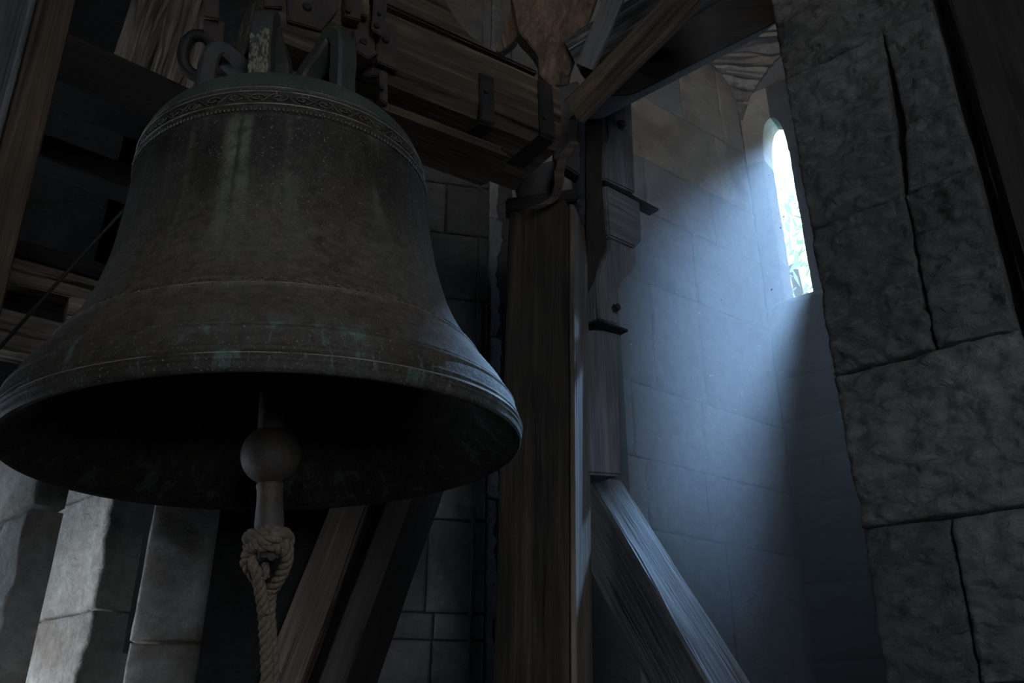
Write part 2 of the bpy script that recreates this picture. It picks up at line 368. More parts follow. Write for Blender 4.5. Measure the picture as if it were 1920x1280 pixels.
# ------------------------------------------------------------------ masonry
def stone(parent, O, ex, ey, n, quad, depth, mat, seed, rough=0.012, cell=0.03, rnd=0.022, gap=0.006, name='stone', fine=0.4, most=60):
    """One dressed block: quad is its face outline in (x, y) of the wall; n points out of the wall."""
    (x0,y0),(x1,y1),(x2,y2),(x3,y3) = quad
    W = max(abs(x1-x0), abs(x2-x3)); H = max(abs(y3-y0), abs(y2-y1))
    nx = max(5, min(most, int(W/cell))); ny = max(5, min(most, int(H/cell)))
    us = [0, 0.35*rnd/W, rnd/W] + [rnd/W + (1-2*rnd/W)*i/nx for i in range(1, nx)] + [1-rnd/W, 1-0.35*rnd/W, 1]
    vs_ = [0, 0.35*rnd/H, rnd/H] + [rnd/H + (1-2*rnd/H)*i/ny for i in range(1, ny)] + [1-rnd/H, 1-0.35*rnd/H, 1]
    cx, cy = (x0+x1+x2+x3)/4, (y0+y1+y2+y3)/4
    M = Matrix((ex, ey, n)).transposed().to_4x4(); M.translation = O + ex*cx + ey*cy
    bm = bmesh.new(); grid = []
    for j, v in enumerate(vs_):
        row = []
        for i, u in enumerate(us):
            x = (x0*(1-u)+x1*u)*(1-v) + (x3*(1-u)+x2*u)*v - cx
            y = (y0*(1-u)+y1*u)*(1-v) + (y3*(1-u)+y2*u)*v - cy
            x -= math.copysign(gap, x)*min(1, abs(x)/(W/2)); y -= math.copysign(gap, y)*min(1, abs(y)/(H/2))
            q = V((x+seed*3.1, y, seed*1.7))
            e = min(min(u, 1-u)*W, min(v, 1-v)*H)
            drop = 0
            if e < rnd: drop = -rnd*0.8*(1-math.sqrt(max(0, 1-(1-e/rnd)**2)))
            d = (fbm(q*5, 4)*0.7 + fbm(V((q.x*16+q.y*7, q.y*26, q.z)), 4)*fine)*rough
            wob = 0.003*noise.noise(q*11) if e < 1e-6 else 0
            row.append(bm.verts.new((x+wob, y+wob*0.8, d+drop)))
        grid.append(row)
    for j in range(len(vs_)-1):
        for i in range(len(us)-1):
            bm.faces.new((grid[j][i], grid[j][i+1], grid[j+1][i+1], grid[j+1][i]))
    loop = grid[0][:] + [r[-1] for r in grid[1:]] + grid[-1][-2::-1] + [r[0] for r in grid[-2:0:-1]]
    back = [bm.verts.new((v.co.x, v.co.y, -depth)) for v in loop]
    for k in range(len(loop)): bm.faces.new((loop[k], back[k], back[(k+1)%len(loop)], loop[(k+1)%len(loop)]))
    bm.faces.new(back)
    return from_bm(name, bm, mat, parent, None, M, sharp=60)
def slab(name, a, b, z0, z1, back, mat, kind='structure'):
    """Vertical backing wall from plan point a to b, its thickness laid towards `back`."""
    a, b = V((a[0], a[1], 0)), V((b[0], b[1], 0)); t = V((back[0], back[1], 0))
    pts = [a+V((0,0,z0)), b+V((0,0,z0)), b+V((0,0,z1)), a+V((0,0,z1))]
    return prism(name, pts, t, mat, None, kind, bev=0)
Z = V((0, 0, 1))
# ================================================================== STRUCTURE
A1 = V((0.8, 0.6, 0)); N1 = V((0.6, -0.8, 0))            # back wall (receding away to the window corner)
D2 = V((0.788, -0.616, 0)); N2 = V((-0.616, -0.788, 0))  # window wall
K1 = at(1413, 400, 5.3); K1.z = 0                        # corner between the two
K2 = K1 - A1*2.0
E0 = V((0.975, 0.222, 0)).normalized(); N0 = E0.cross(Z) # wall behind the bell
def xz(px, py, K, ex, n):
    p = on(px, py, K, n); return ((p-K).dot(ex), p.z)
ZTOP = 6.8
def plan(p): return (p.x, p.y)
def course_wall(parent, K, ex, n, zs, joints, mat, seed, depth=0.12, step=0.0, special={}, **kw):
    """zs: bed joints from the bottom; joints[i]: the x of the upright joints of course i."""
    for i in range(len(zs)-1):
        xs = joints[i]
        for j in range(len(xs)-1):
            k = dict(kw); s = seed+i*7+j
            stone(parent, K + n*(step*(len(zs)-i)), ex, Z, n, ((xs[j], zs[i]), (xs[j+1], zs[i]), (xs[j+1], zs[i+1]), (xs[j], zs[i+1])), depth, special.get((i, j), mat), s, **k)
# floor, ceiling
floor = prism('floor', [(-3.6,-3,0),(3.6,-3,0),(3.6,5.6,0),(-3.6,5.6,0)], (0,0,-0.2), M_MORTAR, None, 'structure', bev=0)
ceiling = prism('ceiling', [(x, y, ZTOP) for x, y in ((-3.4,-2.8),(3.3,-2.8),(3.3,3.1),(3.0,3.45),(1.6,4.6),(1.3,4.65),(0.5,3.9),(0.5,4.7),(-3.4,4.7))], (0,0,0.2), M_WOOD_DARK, None, 'structure', bev=0)
# --- wall_back (lit by the window)
wall_back = slab('wall_back', plan(K2 - N1*0.02 - A1*0.05), plan(K1 - N1*0.02 + A1*0.1), 0, ZTOP, -N1*0.3, M_MORTAR)
def zw1(px, py): return xz(px, py, K1, A1, N1)[1]
def xw1(px, py): return xz(px, py, K1, A1, N1)[0]
zs = [0, 0.42, 0.86, zw1(1318, 1010), zw1(1318, 885), zw1(1318, 755), zw1(1318, 570), zw1(1340, 455), zw1(1340, 365), zw1(1282, 222), zw1(1300, 105), zw1(1300, 10), 6.2, ZTOP]
L = -2.0
J = [[L,-1.4,-0.7,0],[L,-1.1,-0.4,0],[L,-1.3,-0.6,0],[L,-1.05,xw1(1215,950),xw1(1330,950),0],[L,-1.25,xw1(1190,820),xw1(1322,820),0],[L,-0.98,xw1(1318,660),0],
     [L,-1.2,xw1(1180,500),xw1(1305,520),0],[L,-0.95,xw1(1338,410),0],[L,-1.2,xw1(1346,300),0],[L,-0.9,xw1(1279,180),xw1(1350,190),0],[L,-1.3,-0.6,0],[L,-1,0],[L,-.7,0]]
course_wall(wall_back, K1, A1, N1, zs, J, M_STONE_PALE, 10, rough=0.014, rnd=0.012, gap=0.002, special={(8, 1): M_STONE_TAN, (8, 2): M_STONE_TAN, (9, 2): M_STONE_TAN, (9, 3): M_STONE_TAN, (8, 0): M_STONE_DARK, (9, 0): M_STONE_DARK, (10, 0): M_STONE_DARK, (10, 1): M_STONE_DARK, (11, 0): M_STONE_DARK, (12, 0): M_STONE_DARK, (10, 2): M_STONE_TAN})  # upper courses carry light in lighter tan, shade in darker left stones
# --- window wall
s_l = xz(1448, 400, K1, D2, N2)[0]; s_r = xz(1497, 395, K1, D2, N2)[0]; s_m = (s_l+s_r)/2
z_sill = xz(1480, 562, K1, D2, N2)[1]; z_spr = xz(1452, 292, K1, D2, N2)[1]
WIN_C = K1 + D2*s_m
def w2(x, z): return K1 + D2*x + Z*z
R2 = 0.95
wall_window = slab('wall_window', plan(K1 - N2*0.06 - D2*0.05), plan(K1 - N2*0.06 + D2*R2), 0, z_sill-0.02, -N2*0.3, M_MORTAR)
zz = [0, 0.45, 0.8] + [xz(1560, y, K1, D2, N2)[1] for y in (1240, 1093, 938, 852, 775, 690)] + [z_sill]
JW = [[0,0.5,R2],[0,0.7,R2],[0,0.45,R2],[0,0.62,R2],[0,0.75,R2],[0,xz(1552,900,K1,D2,N2)[0],R2],[0,0.35,xz(1568,820,K1,D2,N2)[0],R2],[0,0.42,R2],[0,0.6,R2]]
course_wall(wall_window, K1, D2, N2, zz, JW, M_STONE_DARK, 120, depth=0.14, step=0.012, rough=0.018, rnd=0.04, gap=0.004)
window = empty('window_1', w2((s_l+s_r)/2, z_sill), kind='structure')
# jamb stones and the pointed head
zj = [z_sill, xz(1480, 480, K1, D2, N2)[1], xz(1463, 385, K1, D2, N2)[1], z_spr]
for i in range(3):
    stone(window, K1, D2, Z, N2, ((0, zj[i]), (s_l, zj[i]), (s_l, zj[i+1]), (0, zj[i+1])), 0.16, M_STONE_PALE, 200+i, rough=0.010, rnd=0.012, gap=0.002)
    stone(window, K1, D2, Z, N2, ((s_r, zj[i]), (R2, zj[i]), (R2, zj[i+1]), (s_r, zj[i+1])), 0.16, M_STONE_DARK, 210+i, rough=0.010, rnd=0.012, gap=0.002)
hw = (s_r-s_l)/2; rise = xz(1478, 206, K1, D2, N2)[1] - z_spr
def arc(side, n=9):
    out = []
    for i in range(n+1):
        t = i/n; out.append((s_m + side*hw*math.cos(t*math.pi/2)**0.85, z_spr + rise*math.sin(t*math.pi/2)**0.95))
    return out
for side, end, mt in ((-1, 0, M_STONE_LIT), (1, R2, M_STONE_DARK)):
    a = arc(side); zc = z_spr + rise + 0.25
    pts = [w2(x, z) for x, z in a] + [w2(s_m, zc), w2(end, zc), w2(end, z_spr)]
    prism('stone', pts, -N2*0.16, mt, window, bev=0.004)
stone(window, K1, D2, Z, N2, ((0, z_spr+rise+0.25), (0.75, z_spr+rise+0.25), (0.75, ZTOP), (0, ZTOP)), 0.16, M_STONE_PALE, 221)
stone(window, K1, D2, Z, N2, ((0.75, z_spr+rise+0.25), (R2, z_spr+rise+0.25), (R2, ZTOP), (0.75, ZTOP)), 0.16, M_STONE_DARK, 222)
sill = stone(window, K1 + N2*0.015, D2, Z, N2, ((0.005, z_sill-0.09), (s_r+0.1, z_sill-0.09), (s_r+0.1, z_sill+0.012), (0.005, z_sill+0.012)), 0.20, M_STONE_PALE, 230, rough=0.008, rnd=0.02, name='sill_stone')
# springing of the vault in the corner
c1 = spline([on(x, y, K1, N1)+N1*0.004 for x, y in ((1390,236),(1383,206),(1369,170),(1349,138),(1324,113),(1288,86),(1236,58))], 24)
c2 = spline([on(x, y, K1, N2)+N2*0.004 for x, y in ((1391,236),(1399,206),(1411,180),(1427,152),(1452,117),(1492,78),(1540,42))], 24)
vault = slab('ceiling_vault', plan(K1 - N1*0.35 + A1*0.12), plan(K1 - N1*0.35 + A1*0.5), 5.6, ZTOP, -N1*0.05, M_MORTAR)
def patch(P00, P10, P11, P01, parent, mat, seed, thick=0.06, inset=0.004, rough=0.014, nu=12, nv=5):
    bm = bmesh.new(); top = []; c = (P00+P10+P11+P01)/4
    nn = (P10-P00+P11-P01).cross(P01-P00+P11-P10).normalized()
    if nn.dot(CAM-c) < 0: nn = -nn
    for lay in (0, 1):
        rows = []
        for j in range(nv+1):
            r = []
            for i in range(nu+1):
                u, v = i/nu, j/nv
                p = P00*(1-u)*(1-v)+P10*u*(1-v)+P11*u*v+P01*(1-u)*v
                p = p + (c-p)*inset/max(0.05, (c-p).length)
                e = min(v, 1-v)*2
                if lay == 0: p = p + nn*(rough*fbm(V((u*3, v*4, seed*2.3)), 3) + 0.012*min(1, e*2.2))
                else: p = p - nn*thick
                r.append(bm.verts.new(p))
            rows.append(r)
        for j in range(nv):
            for i in range(nu): bm.faces.new((rows[j][i], rows[j][i+1], rows[j+1][i+1], rows[j+1][i]))
        top.append(rows)
    a, b = top
    la = a[0][:] + [r[-1] for r in a[1:]] + a[-1][-2::-1] + [r[0] for r in a[-2:0:-1]]
    lb = b[0][:] + [r[-1] for r in b[1:]] + b[-1][-2::-1] + [r[0] for r in b[-2:0:-1]]
    for k in range(len(la)):
        k2 = (k+1) % len(la)
        try: bm.faces.new((la[k], lb[k], lb[k2], la[k2]))
        except ValueError: pass
    return from_bm('stone', bm, mat, parent, sharp=50)
idx = [1, 6, 9, 12, 15, 18, 21, 24]
for k in range(len(idx)-1):
    i, j = idx[k], idx[k+1]
    patch(c1[i], c2[i], c2[j], c1[j], vault, M_STONE_TAN if k in (0, 1, 4) else M_STONE_LIT, 300+k, rough=.035, inset=.009)
# --- wall behind the bell
E0K = K2.copy()
wall_middle = slab('wall_middle', plan(K2 - N0*0.02 + E0*0.1), plan(K2 - N0*0.02 - E0*0.98), 0, ZTOP, -N0*0.4, M_MORTAR)
def zw0(px, py): return xz(px, py, K2, E0, N0)[1]
def xw0(px, py): return xz(px, py, K2, E0, N0)[0]
zs0 = [0, 0.4, 0.85, zw0(775, 1290), zw0(775, 1198), zw0(775, 1147), zw0(775, 970), zw0(775, 740), zw0(860, 560), zw0(870, 440), 3.9, 4.5, 5.2, ZTOP]
xl0 = xw0(634, 1200)
J0 = [[xl0,-0.5,0]]*2 + [[xl0,-0.62,0],[xl0,xw0(807,1240),0],[xl0,xw0(812,1170),0],[xl0,xw0(800,1060),0],[xl0,-0.4,0],[xl0,-0.55,xw0(905,650),0],[xl0,-0.35,0],[xl0,-0.6,-0.2,0],[xl0,-0.5,0],[xl0,-0.4,0],[xl0,-0.55,0]]
course_wall(wall_middle, K2, E0, N0, zs0, J0, M_STONE_WALL, 400, special={(i, j): M_STONE_DARK for i in range(7, 14) for j in range(4)}, rough=0.006, rnd=0.010, gap=0.003)  # upper stones darkened to put shade behind the headstock
# --- stepped jamb of the side opening
wall_jamb = slab('wall_jamb', (-1.95, 3.45), (-1.2, 3.5), 0, 1.9, (0, 0.2, 0), M_MORTAR)
def pillar(P, n, pxl, pxr, py, ys, depth, mat, seed, **kw):
    n = V((n[0], n[1], 0)).normalized(); ex = Z.cross(n)
    xl = (on(pxl, py, P, n)-P).dot(ex); xr = (on(pxr, py, P, n)-P).dot(ex)
    zz = [on((pxl+pxr)/2, y, P, n).z for y in ys]
    b = V((P.x, P.y, 0))
    for i in range(len(zz)-1):
        stone(wall_jamb, b, ex, Z, n, ((xl, zz[i]), (xr, zz[i]), (xr, zz[i+1]), (xl, zz[i+1])), depth, mat, seed+i, **kw)
pillar(at(338, 1100, 3.30), (0.205, -0.98), 258, 398, 1100, (1700, 1420, 1204, 930, 800), 0.30, M_STONE_LIT, 500, rough=0.008, rnd=0.012)
pillar(at(145, 1100, 2.85), (-0.688, -0.725), 72, 182, 1100, (1800, 1450, 1152, 945, 810), 0.12, M_STONE_JAMB, 520, rough=0.022, rnd=0.016, gap=0.002)
pillar(at(10, 1100, 2.12), (-0.74, -0.67), -75, 18, 1100, (1800, 1350, 1000, 850), 0.085, M_STONE_JAMB, 540, rough=0.02, rnd=0.016)
# --- outer shell closing the belfry
wall_niche = slab('wall_niche', (-2.6, 4.6), (0.3, 4.6), 0, ZTOP, (0, 0.2, 0), M_STONE_DARK)
slab('wall_niche', (0.3, 3.55), (0.3, 4.8), 0, ZTOP, (0.2, 0, 0), M_STONE_DARK)
slab('wall_left', (-3.3, 3.2), (-3.3, 4.8), 0, ZTOP, (-0.2, 0, 0), M_STONE_DARK)
slab('wall_left', (-3.3, -2.7), (-3.3, 2.0), 0, ZTOP, (-0.2, 0, 0), M_STONE_DARK)
slab('wall_left', (-3.3, 2.0), (-3.3, 3.2), 0, 1.2, (-0.2, 0, 0), M_STONE_DARK)
slab('wall_left', (-3.3, 2.0), (-3.3, 3.2), 2.3, ZTOP, (-0.2, 0, 0), M_STONE_DARK)
slab('wall_left', (-3.4, 4.6), (-2.5, 4.6), 0, ZTOP, (0, 0.2, 0), M_STONE_DARK)
slab('wall_front', (-3.4, -2.6), (-1.65, -2.6), 0, ZTOP, (0, -0.2, 0), M_STONE_DARK)
slab('wall_front', (-1.65, -2.6), (-0.75, -2.6), 0, 4.1, (0, -0.2, 0), M_STONE_DARK)  # gap above this piece left for the added high fill
slab('wall_front', (-1.65, -2.6), (-0.75, -2.6), 5.1, ZTOP, (0, -0.2, 0), M_STONE_DARK)
slab('wall_front', (-0.75, -2.6), (0.6, -2.6), 0, ZTOP, (0, -0.2, 0), M_STONE_DARK)
slab('wall_front', (1.9, -2.6), (3.3, -2.6), 0, ZTOP, (0, -0.2, 0), M_STONE_DARK)
slab('wall_front', (0.6, -2.6), (1.9, -2.6), 0, 1.3, (0, -0.2, 0), M_STONE_DARK)
slab('wall_front', (0.6, -2.6), (1.9, -2.6), 3.8, ZTOP, (0, -0.2, 0), M_STONE_DARK)
slab('wall_right', (3.1, -2.7), (3.1, 3.7), 0, ZTOP, (0.2, 0, 0), M_STONE_DARK)
slab('wall_right', plan(K1 + D2*0.95 - N2*0.02), plan(K1 + D2*2.3 - N2*0.02), 0, 2.7, -N2*0.2, M_STONE_DARK)
slab('wall_right', plan(K1 + D2*0.95 - N2*0.02), plan(K1 + D2*2.3 - N2*0.02), 3.9, ZTOP, -N2*0.2, M_STONE_DARK)
slab('wall_right', plan(K1 + D2*1.115 - N2*0.02), plan(K1 + D2*2.3 - N2*0.02), 2.7, 3.9, -N2*0.2, M_STONE_DARK)  # slit added behind the pier for the rim light
slab('wall_right', plan(K1 + D2*0.95 - N2*0.02), plan(K1 + D2*1.04 - N2*0.02), 2.7, 3.9, -N2*0.2, M_STONE_DARK)
# --- near pier with its big dressed blocks
N3 = N2; D3 = D2
PP = at(1560, 640, 2.3)
wall_pier = prism('wall_pier', [V((PP.x, PP.y, 0)) - N3*0.12 + D3*a for a in (0.05, 0.36)] + [V((PP.x, PP.y, ZTOP)) - N3*0.12 + D3*a for a in (0.36, 0.05)], -N3*0.25, M_MORTAR, None, 'structure', bev=0)
def pq(*pts): 
    out = []
    for x, y in pts:
        p = on(x, y, PP, N3); out.append(((p-PP).dot(D3), p.z))
    return out
BL = [[(1470,150),(1752,20),(1708,-150),(1436,-30)], [(1436,-30),(1708,-150),(1660,-330),(1398,-230)],
      [(1520,430),(1695,363),(1655,62),(1470,150)], [(1695,235),(1795,195),(1752,20),(1655,62)], [(1697,363),(1832,310),(1797,195),(1697,235)],
      [(1562,705),(1755,652),(1695,363),(1520,430)], [(1755,652),(1908,615),(1832,310),(1695,363)],
      [(1614,990),(1990,935),(1908,615),(1562,705)],
      [(1664,1295),(1838,1285),(1780,970),(1614,990)], [(1838,1285),(2078,1268),(1990,935),(1780,970)],
      [(1720,1620),(2170,1610),(2078,1268),(1664,1295)], [(1790,2050),(2290,2090),(2170,1610),(1720,1620)]]
PB = V((PP.x, PP.y, 0))
for i, q in enumerate(BL):
    stone(wall_pier, PB, D3, Z, N3, pq(*q), 0.42, M_STONE_GREY, 600+i*3, rough=0.020, cell=0.006, rnd=0.011, gap=0.0016, fine=0.7, most=90)

# ================================================================== THE BELL
BM = V((-0.5299, 1.8306, 2.1701)); BAX = V((-0.0656, -0.0431, 0.9969)).normalized()
BF = frame(BM, BAX.orthogonal(), BAX)
bx = V((1, 0, 0)); bx = (bx - BAX*bx.dot(BAX)).normalized(); by = BAX.cross(bx)
BF = Matrix((bx, by, BAX)).transposed().to_4x4(); BF.translation = BM
S = 0.8737
prof_pts = [(0,.552),(.02,.5535),(.035,.553),(.08,.545),(.14,.520),(.19,.489),(.22,.470),(.27,.444),(.32,.422),(.38,.402),(.45,.386),(.52,.374),(.60,.365),(.68,.3585),(.75,.354),(.80,.351),(.85,.346),(.88,.338),(.91,.322),(.94,.295),(.96,.262),(.972,.225),(.980,.17),(.985,.10)]
def brad(h):
    for (a, ra), (b, rb) in zip(prof_pts, prof_pts[1:]):
        if a <= h <= b: return ra + (rb-ra)*(h-a)/(b-a)
    return prof_pts[-1][1]
bell = empty('bronze_bell', BM, 'large dark bronze bell with green patina hanging from the headstock', 'bell')
ridges = [(.030,.0042,.006),(.019,.002,.003),(.046,.002,.003),(.092,.0035,.005),(.104,.002,.003),(.228,.005,.006),(.252,.0015,.004),(.785,.0048,.005),(.795,.002,.003),(.826,.0045,.005),(.842,.0028,.004),(.756,.0018,.003)]
prof = []
n = 420
for i in range(n+1):
    h = .985*i/n; r = 0
    # smooth radius
    k = 0.012 if h > 0.03 else 0.0
    r = (brad(max(0, h-k)) + 2*brad(h) + brad(min(.985, h+k)))/4
    for hc, amp, wd in ridges:
        r += amp*math.exp(-((h-hc)/wd)**2)
    prof.append((r, h*S))
prof.append((0.0, .986*S))
outer = [(0.548, -0.0045)] + prof
inner = [(0.0, .90*S), (.22, .885*S), (.28, .85*S), (.31, .75*S), (.325, .6*S), (.342, .45*S), (.37, .33*S), (.405, .24*S), (.437, .16*S), (.462, .09*S), (.490, .045*S), (.520, .012*S), (.536, -0.002)]
full = inner + outer
bm = lathe_bm(full, 256)
body = from_bm('bell_body', bm, M_BRONZE, bell, None, BF, sharp=50)
def bpt(h, a, off=0.0):
    r = brad(h)+off; return V((r*math.cos(a), r*math.sin(a), h*S))
def worn_line(h, off, rad, name='moulding'):
    bm = bmesh.new(); k = 200
    rings = []
    for i in range(k):
        a = 2*math.pi*i/k; c = bpt(h, a, off); u = V((math.cos(a), math.sin(a), 0))
        rr = rad*(0.8+0.5*noise.noise(V((math.cos(a)*9, math.sin(a)*9, h*50))))
        rings.append([bm.verts.new(c + u*(rr*math.cos(t)) + Z*(rr*math.sin(t))) for t in [2*math.pi*j/6 for j in range(6)]])
    for i in range(k):
        for j in range(6): bm.faces.new((rings[i][j], rings[(i+1)%k][j], rings[(i+1)%k][(j+1)%6], rings[i][(j+1)%6]))
    return from_bm(name, bm, M_BRONZE_LINE, bell, None, BF)
for h, off, rad in ((.785,.0035,.0022),(.826,.0034,.0020),(.842,.002,.0012),(.228,.0038,.0018),(.030,.0032,.0014)): worn_line(h, off, rad)
# scroll frieze, bead row, waist ornament
def surf_tube(bm, pts, rad, off):
    path = [bpt(h, a, off) for h, a in pts]
    tube_into(bm, path, rad, 4, True)
bm = bmesh.new(); nu = 46
for k in range(nu):
    a0 = 2*math.pi*k/nu; da = 2*math.pi/nu; rnd = random.Random(k)
    sg = 1 if k % 2 else -1
    pts = []
    for i in range(22):
        t = i/21; rr = 1-t*0.85; th = sg*(t*4.2*math.pi*0.62) + rnd.random()*0.2
        pts.append((.806+.0105*rr*math.sin(th), a0+da*0.36*rr*math.cos(th)))
    surf_tube(bm, pts, 0.0017, .0025)
    pts = [(.806+.012*math.sin(sg*(t*2.6-1.3)), a0+da*(0.2+t*0.6)) for t in [i/8 for i in range(9)]]
    surf_tube(bm, pts, 0.0015, .002)
    for q in range(4):
        hh = .806+.011*(rnd.random()*2-1); aa = a0+da*rnd.random()
        surf_tube(bm, [(hh, aa), (hh+.003*(rnd.random()-.5), aa+.010)], 0.0022, .0015)
from_bm('scroll_frieze', bm, M_BRONZE_ORN, bell, 'stuff', BF)
bm = bmesh.new()
for k in range(230):
    a = 2*math.pi*k/230
    M = Matrix.Translation(bpt(.768, a, .0018)) @ Matrix.Rotation(a, 4, 'Z')
    r = bmesh.ops.create_cube(bm, size=1, matrix=M @ Matrix.Diagonal((.005, .0052, .0075, 1)))
from_bm('bead_row', bm, M_BRONZE_ORN, bell, 'stuff', BF)
bm = bmesh.new()
for k in range(150):
    a = 2*math.pi*k/150; rnd = random.Random(900+k)
    pts = [(.238+.006*math.sin(t*5+rnd.random()*3), a+t*.05) for t in [i/6 for i in range(7)]]
    surf_tube(bm, pts, 0.0014+0.0012*rnd.random(), .0012)
from_bm('leaf_frieze', bm, M_BRONZE_ORN, bell, 'stuff', BF)
# canons (cast loops on the crown)
def canon(a, r0, r1, ztop, wd, th, mat, lean=0.0, guano=False):
    """Square-section loop rising from the crown at radius r1 and bending back in to r0."""
    path = spline([V((r1, 0, .975*S-.02)), V((r1+.012, 0, .975*S+.05)), V((r1+.010, 0, ztop-.05)), V((r1-.02, 0, ztop-.012)), V((r1-.06, 0, ztop-.04)), V((r0+.01, 0, ztop-.075)), V((r0, 0, ztop-.12)), V((r0, 0, .985*S-.01))], 28)
    bm = bmesh.new(); rings = []
    for i, p in enumerate(path):
        t = (path[min(i+1, 28)]-path[max(i-1, 0)]).normalized(); nn = V((0, 1, 0)).cross(t).normalized()
        b = 0.007
        sec = [(-wd/2, -th/2+b), (-wd/2+b, -th/2), (wd/2-b, -th/2), (wd/2, -th/2+b), (wd/2, th/2-b), (wd/2-b, th/2), (-wd/2+b, th/2), (-wd/2, th/2-b)]
        rings.append([bm.verts.new(p + V((0, y, 0)) + nn*z + V((noise.noise(p*25+V((y*20,z*20,a))),)*3)*0.003) for y, z in sec])
    for q, s in zip(rings, rings[1:]):
        for j in range(8): bm.faces.new((q[j], q[(j+1)%8], s[(j+1)%8], s[j]))
    bm.faces.new(rings[0]); bm.faces.new(rings[-1])
    M = BF @ Matrix.Rotation(a, 4, 'Z')
    o = from_bm('canon', bm, mat, bell, None, M, sharp=40)
    if guano:
        bm = bmesh.new(); rnd = random.Random(5)
        for k in range(200):
            zz = .985*S+rnd.random()**1.1*(ztop-.985*S-.045)*.78; y = (rnd.random()-.5)*wd*0.8
            x = r1+th/2+.010+rnd.random()*.003
            s = 0.0025+rnd.random()*0.004
            bmesh.ops.create_icosphere(bm, subdivisions=1, radius=s, matrix=Matrix.Translation((x, y, zz)) @ Matrix.Diagonal((0.6, 0.8, 1.0+1.6*rnd.random(), 1)))
        d = from_bm('dried_droppings', bm, M_GUANO, o, 'stuff', M); d['label'] = 'pale crust of bird droppings'
    return o
canon(math.radians(-95), .07, .185, 1.100, .056, .045, M_CANON, guano=True)
for a, zt in ((-38, 1.085), (-150, 1.075), (30, 1.075), (88, 1.075), (146, 1.075)):
    canon(math.radians(a), .07, .20, zt, .058, .045, M_CANON)
bm = lathe_bm([(0, .97*S), (.055, .97*S), (.06, .99*S), (.05, 1.05*S), (.048, 1.035), (0, 1.035)], 24)
from_bm('crown_stalk', bm, M_CANON, bell, None, BF, sharp=40)

# ------------------------------------------------------------------ clapper
c_top = at(517, 520, 1.99); c_ball = at(510, 852, 1.885); c_tip = at(503, 1062, 1.84)
cax = (c_tip-c_top).normalized(); Lc = (c_tip-c_top).length; Lb = (c_ball-c_top).length
clapper = empty('iron_clapper', c_tip, 'iron clapper with a round ball hanging in the mouth of the bell', 'clapper')
CM = frame(c_top, cax.orthogonal(), cax)
CM = Matrix((cax.orthogonal().normalized(), cax.cross(cax.orthogonal().normalized()), cax)).transposed().to_4x4(); CM.translation = c_top
def lathe_part(name, prof, mat, parent, M, seg=40, rough=0.0):
    bm = lathe_bm(prof, seg)
    if rough:
        for v in bm.verts: v.co += V((noise.noise(v.co*30), noise.noise(v.co*30+V((5,0,0))), 0))*rough
    return from_bm(name, bm, mat, parent, None, M, sharp=50)
lathe_part('shaft', [(0,-.02),(.026,-.02),(.027,0)]+[(.027+.003*i/8, (Lb-.058)*i/8) for i in range(1, 9)]+[(0,Lb-.05)], M_IRON_CLAP, clapper, CM, rough=.0015)
bp = []
for i in range(17):
    t = i/16; th = math.pi*(0.12+0.74*t)
    bp.append((.0655*math.sin(th), Lb-.066*math.cos(th)))
bp += [(.031, Lb+.066), (.0285, Lb+.078)]
lathe_part('ball', [(0, Lb-.06)] + bp + [(0, Lb+.078)], M_IRON_CLAP, clapper, CM, 48, .0015)
zt = Lc
lathe_part('flight', [(0, Lb+.070), (.0285, Lb+.072), (.0285, Lb+.10), (.0315, Lb+.15), (.0305, zt-.075), (.029, zt-.03), (.024, zt-.022), (0, zt-.022)], M_IRON_CLAP, clapper, CM, 32, .0015)
# peg through the tip (its square head faces the front)
def rp(px, py, dz): return at(px, py, 1.84-dz)
bm = box_bm(.046, .085, .032, .006)
MP = frame(rp(501, 1043, .02), V((1, .45, .05)), V((-.45, 1, .0))); 
peg = from_bm('cross_peg', bm, M_IRON, clapper, None, MP, smooth=False)
bm = lathe_bm([(0, 0), (.006, 0), (.008, .002), (.008, .006), (0, .006)], 12)
from_bm('peg_rivet', bm, M_IRON_RUST, peg, None, frame(rp(508, 1044, .067), V((1,.45,.05)), V((0,0,1))), sharp=40)

# ------------------------------------------------------------------ rope
rope = empty('bell_rope', rp(505, 1100, 0), 'hemp rope knotted round the clapper tip and hanging down doubled', 'rope')
R_ = .0135
def rope_part(name, pts, r=R_, n=90, **kw):
    return from_bm(name, rope_bm(spline(pts, n), r, **kw), M_ROPE, rope, sharp=60)
rope_part('knot', [rp(512,1012,-.05), rp(476,1012,-.02), rp(466,1008,.025), rp(484,998,.046), rp(512,996,.05), rp(534,1003,.03), rp(539,1014,-.01), rp(515,1020,-.055)])
rope_part('knot', [rp(470,1002,-.02), rp(474,1018,.03), rp(492,1022,.056), rp(512,1022,.058), rp(528,1032,.04), rp(536,1040,.02)])
rope_part('knot', [rp(464,1030,0), rp(478,1014,.035), rp(498,1012,.062), rp(516,1008,.062), rp(533,1000,.04), rp(541,1012,.022), rp(536,1024,.02)])
rope_part('hanging_line', [rp(486,1020,.045), rp(468,1034,.03), rp(462,1052,.02), rp(468,1066,.015), rp(482,1086,.02), rp(491,1120,.02), rp(497,1180,.015), rp(502,1290,.012), rp(505,1460,.01), rp(503,1700,.0)], n=260)
rope_part('hanging_line', [rp(522,1012,.05), rp(537,1026,.04), rp(538,1048,.03), rp(531,1070,.02), rp(519,1092,.012), rp(508,1112,.0), rp(505,1150,-.004), rp(508,1200,-.004), rp(513,1290,-.006), rp(514,1460,-.006), rp(512,1700,-.01)], n=260, phase=1)
rope_part('hanging_line', [rp(474,1030,.01), rp(474,1052,.035), rp(480,1070,.045), rp(486,1092,.04), rp(490,1118,.034), rp(495,1150,.024)], n=60, r=.0125)
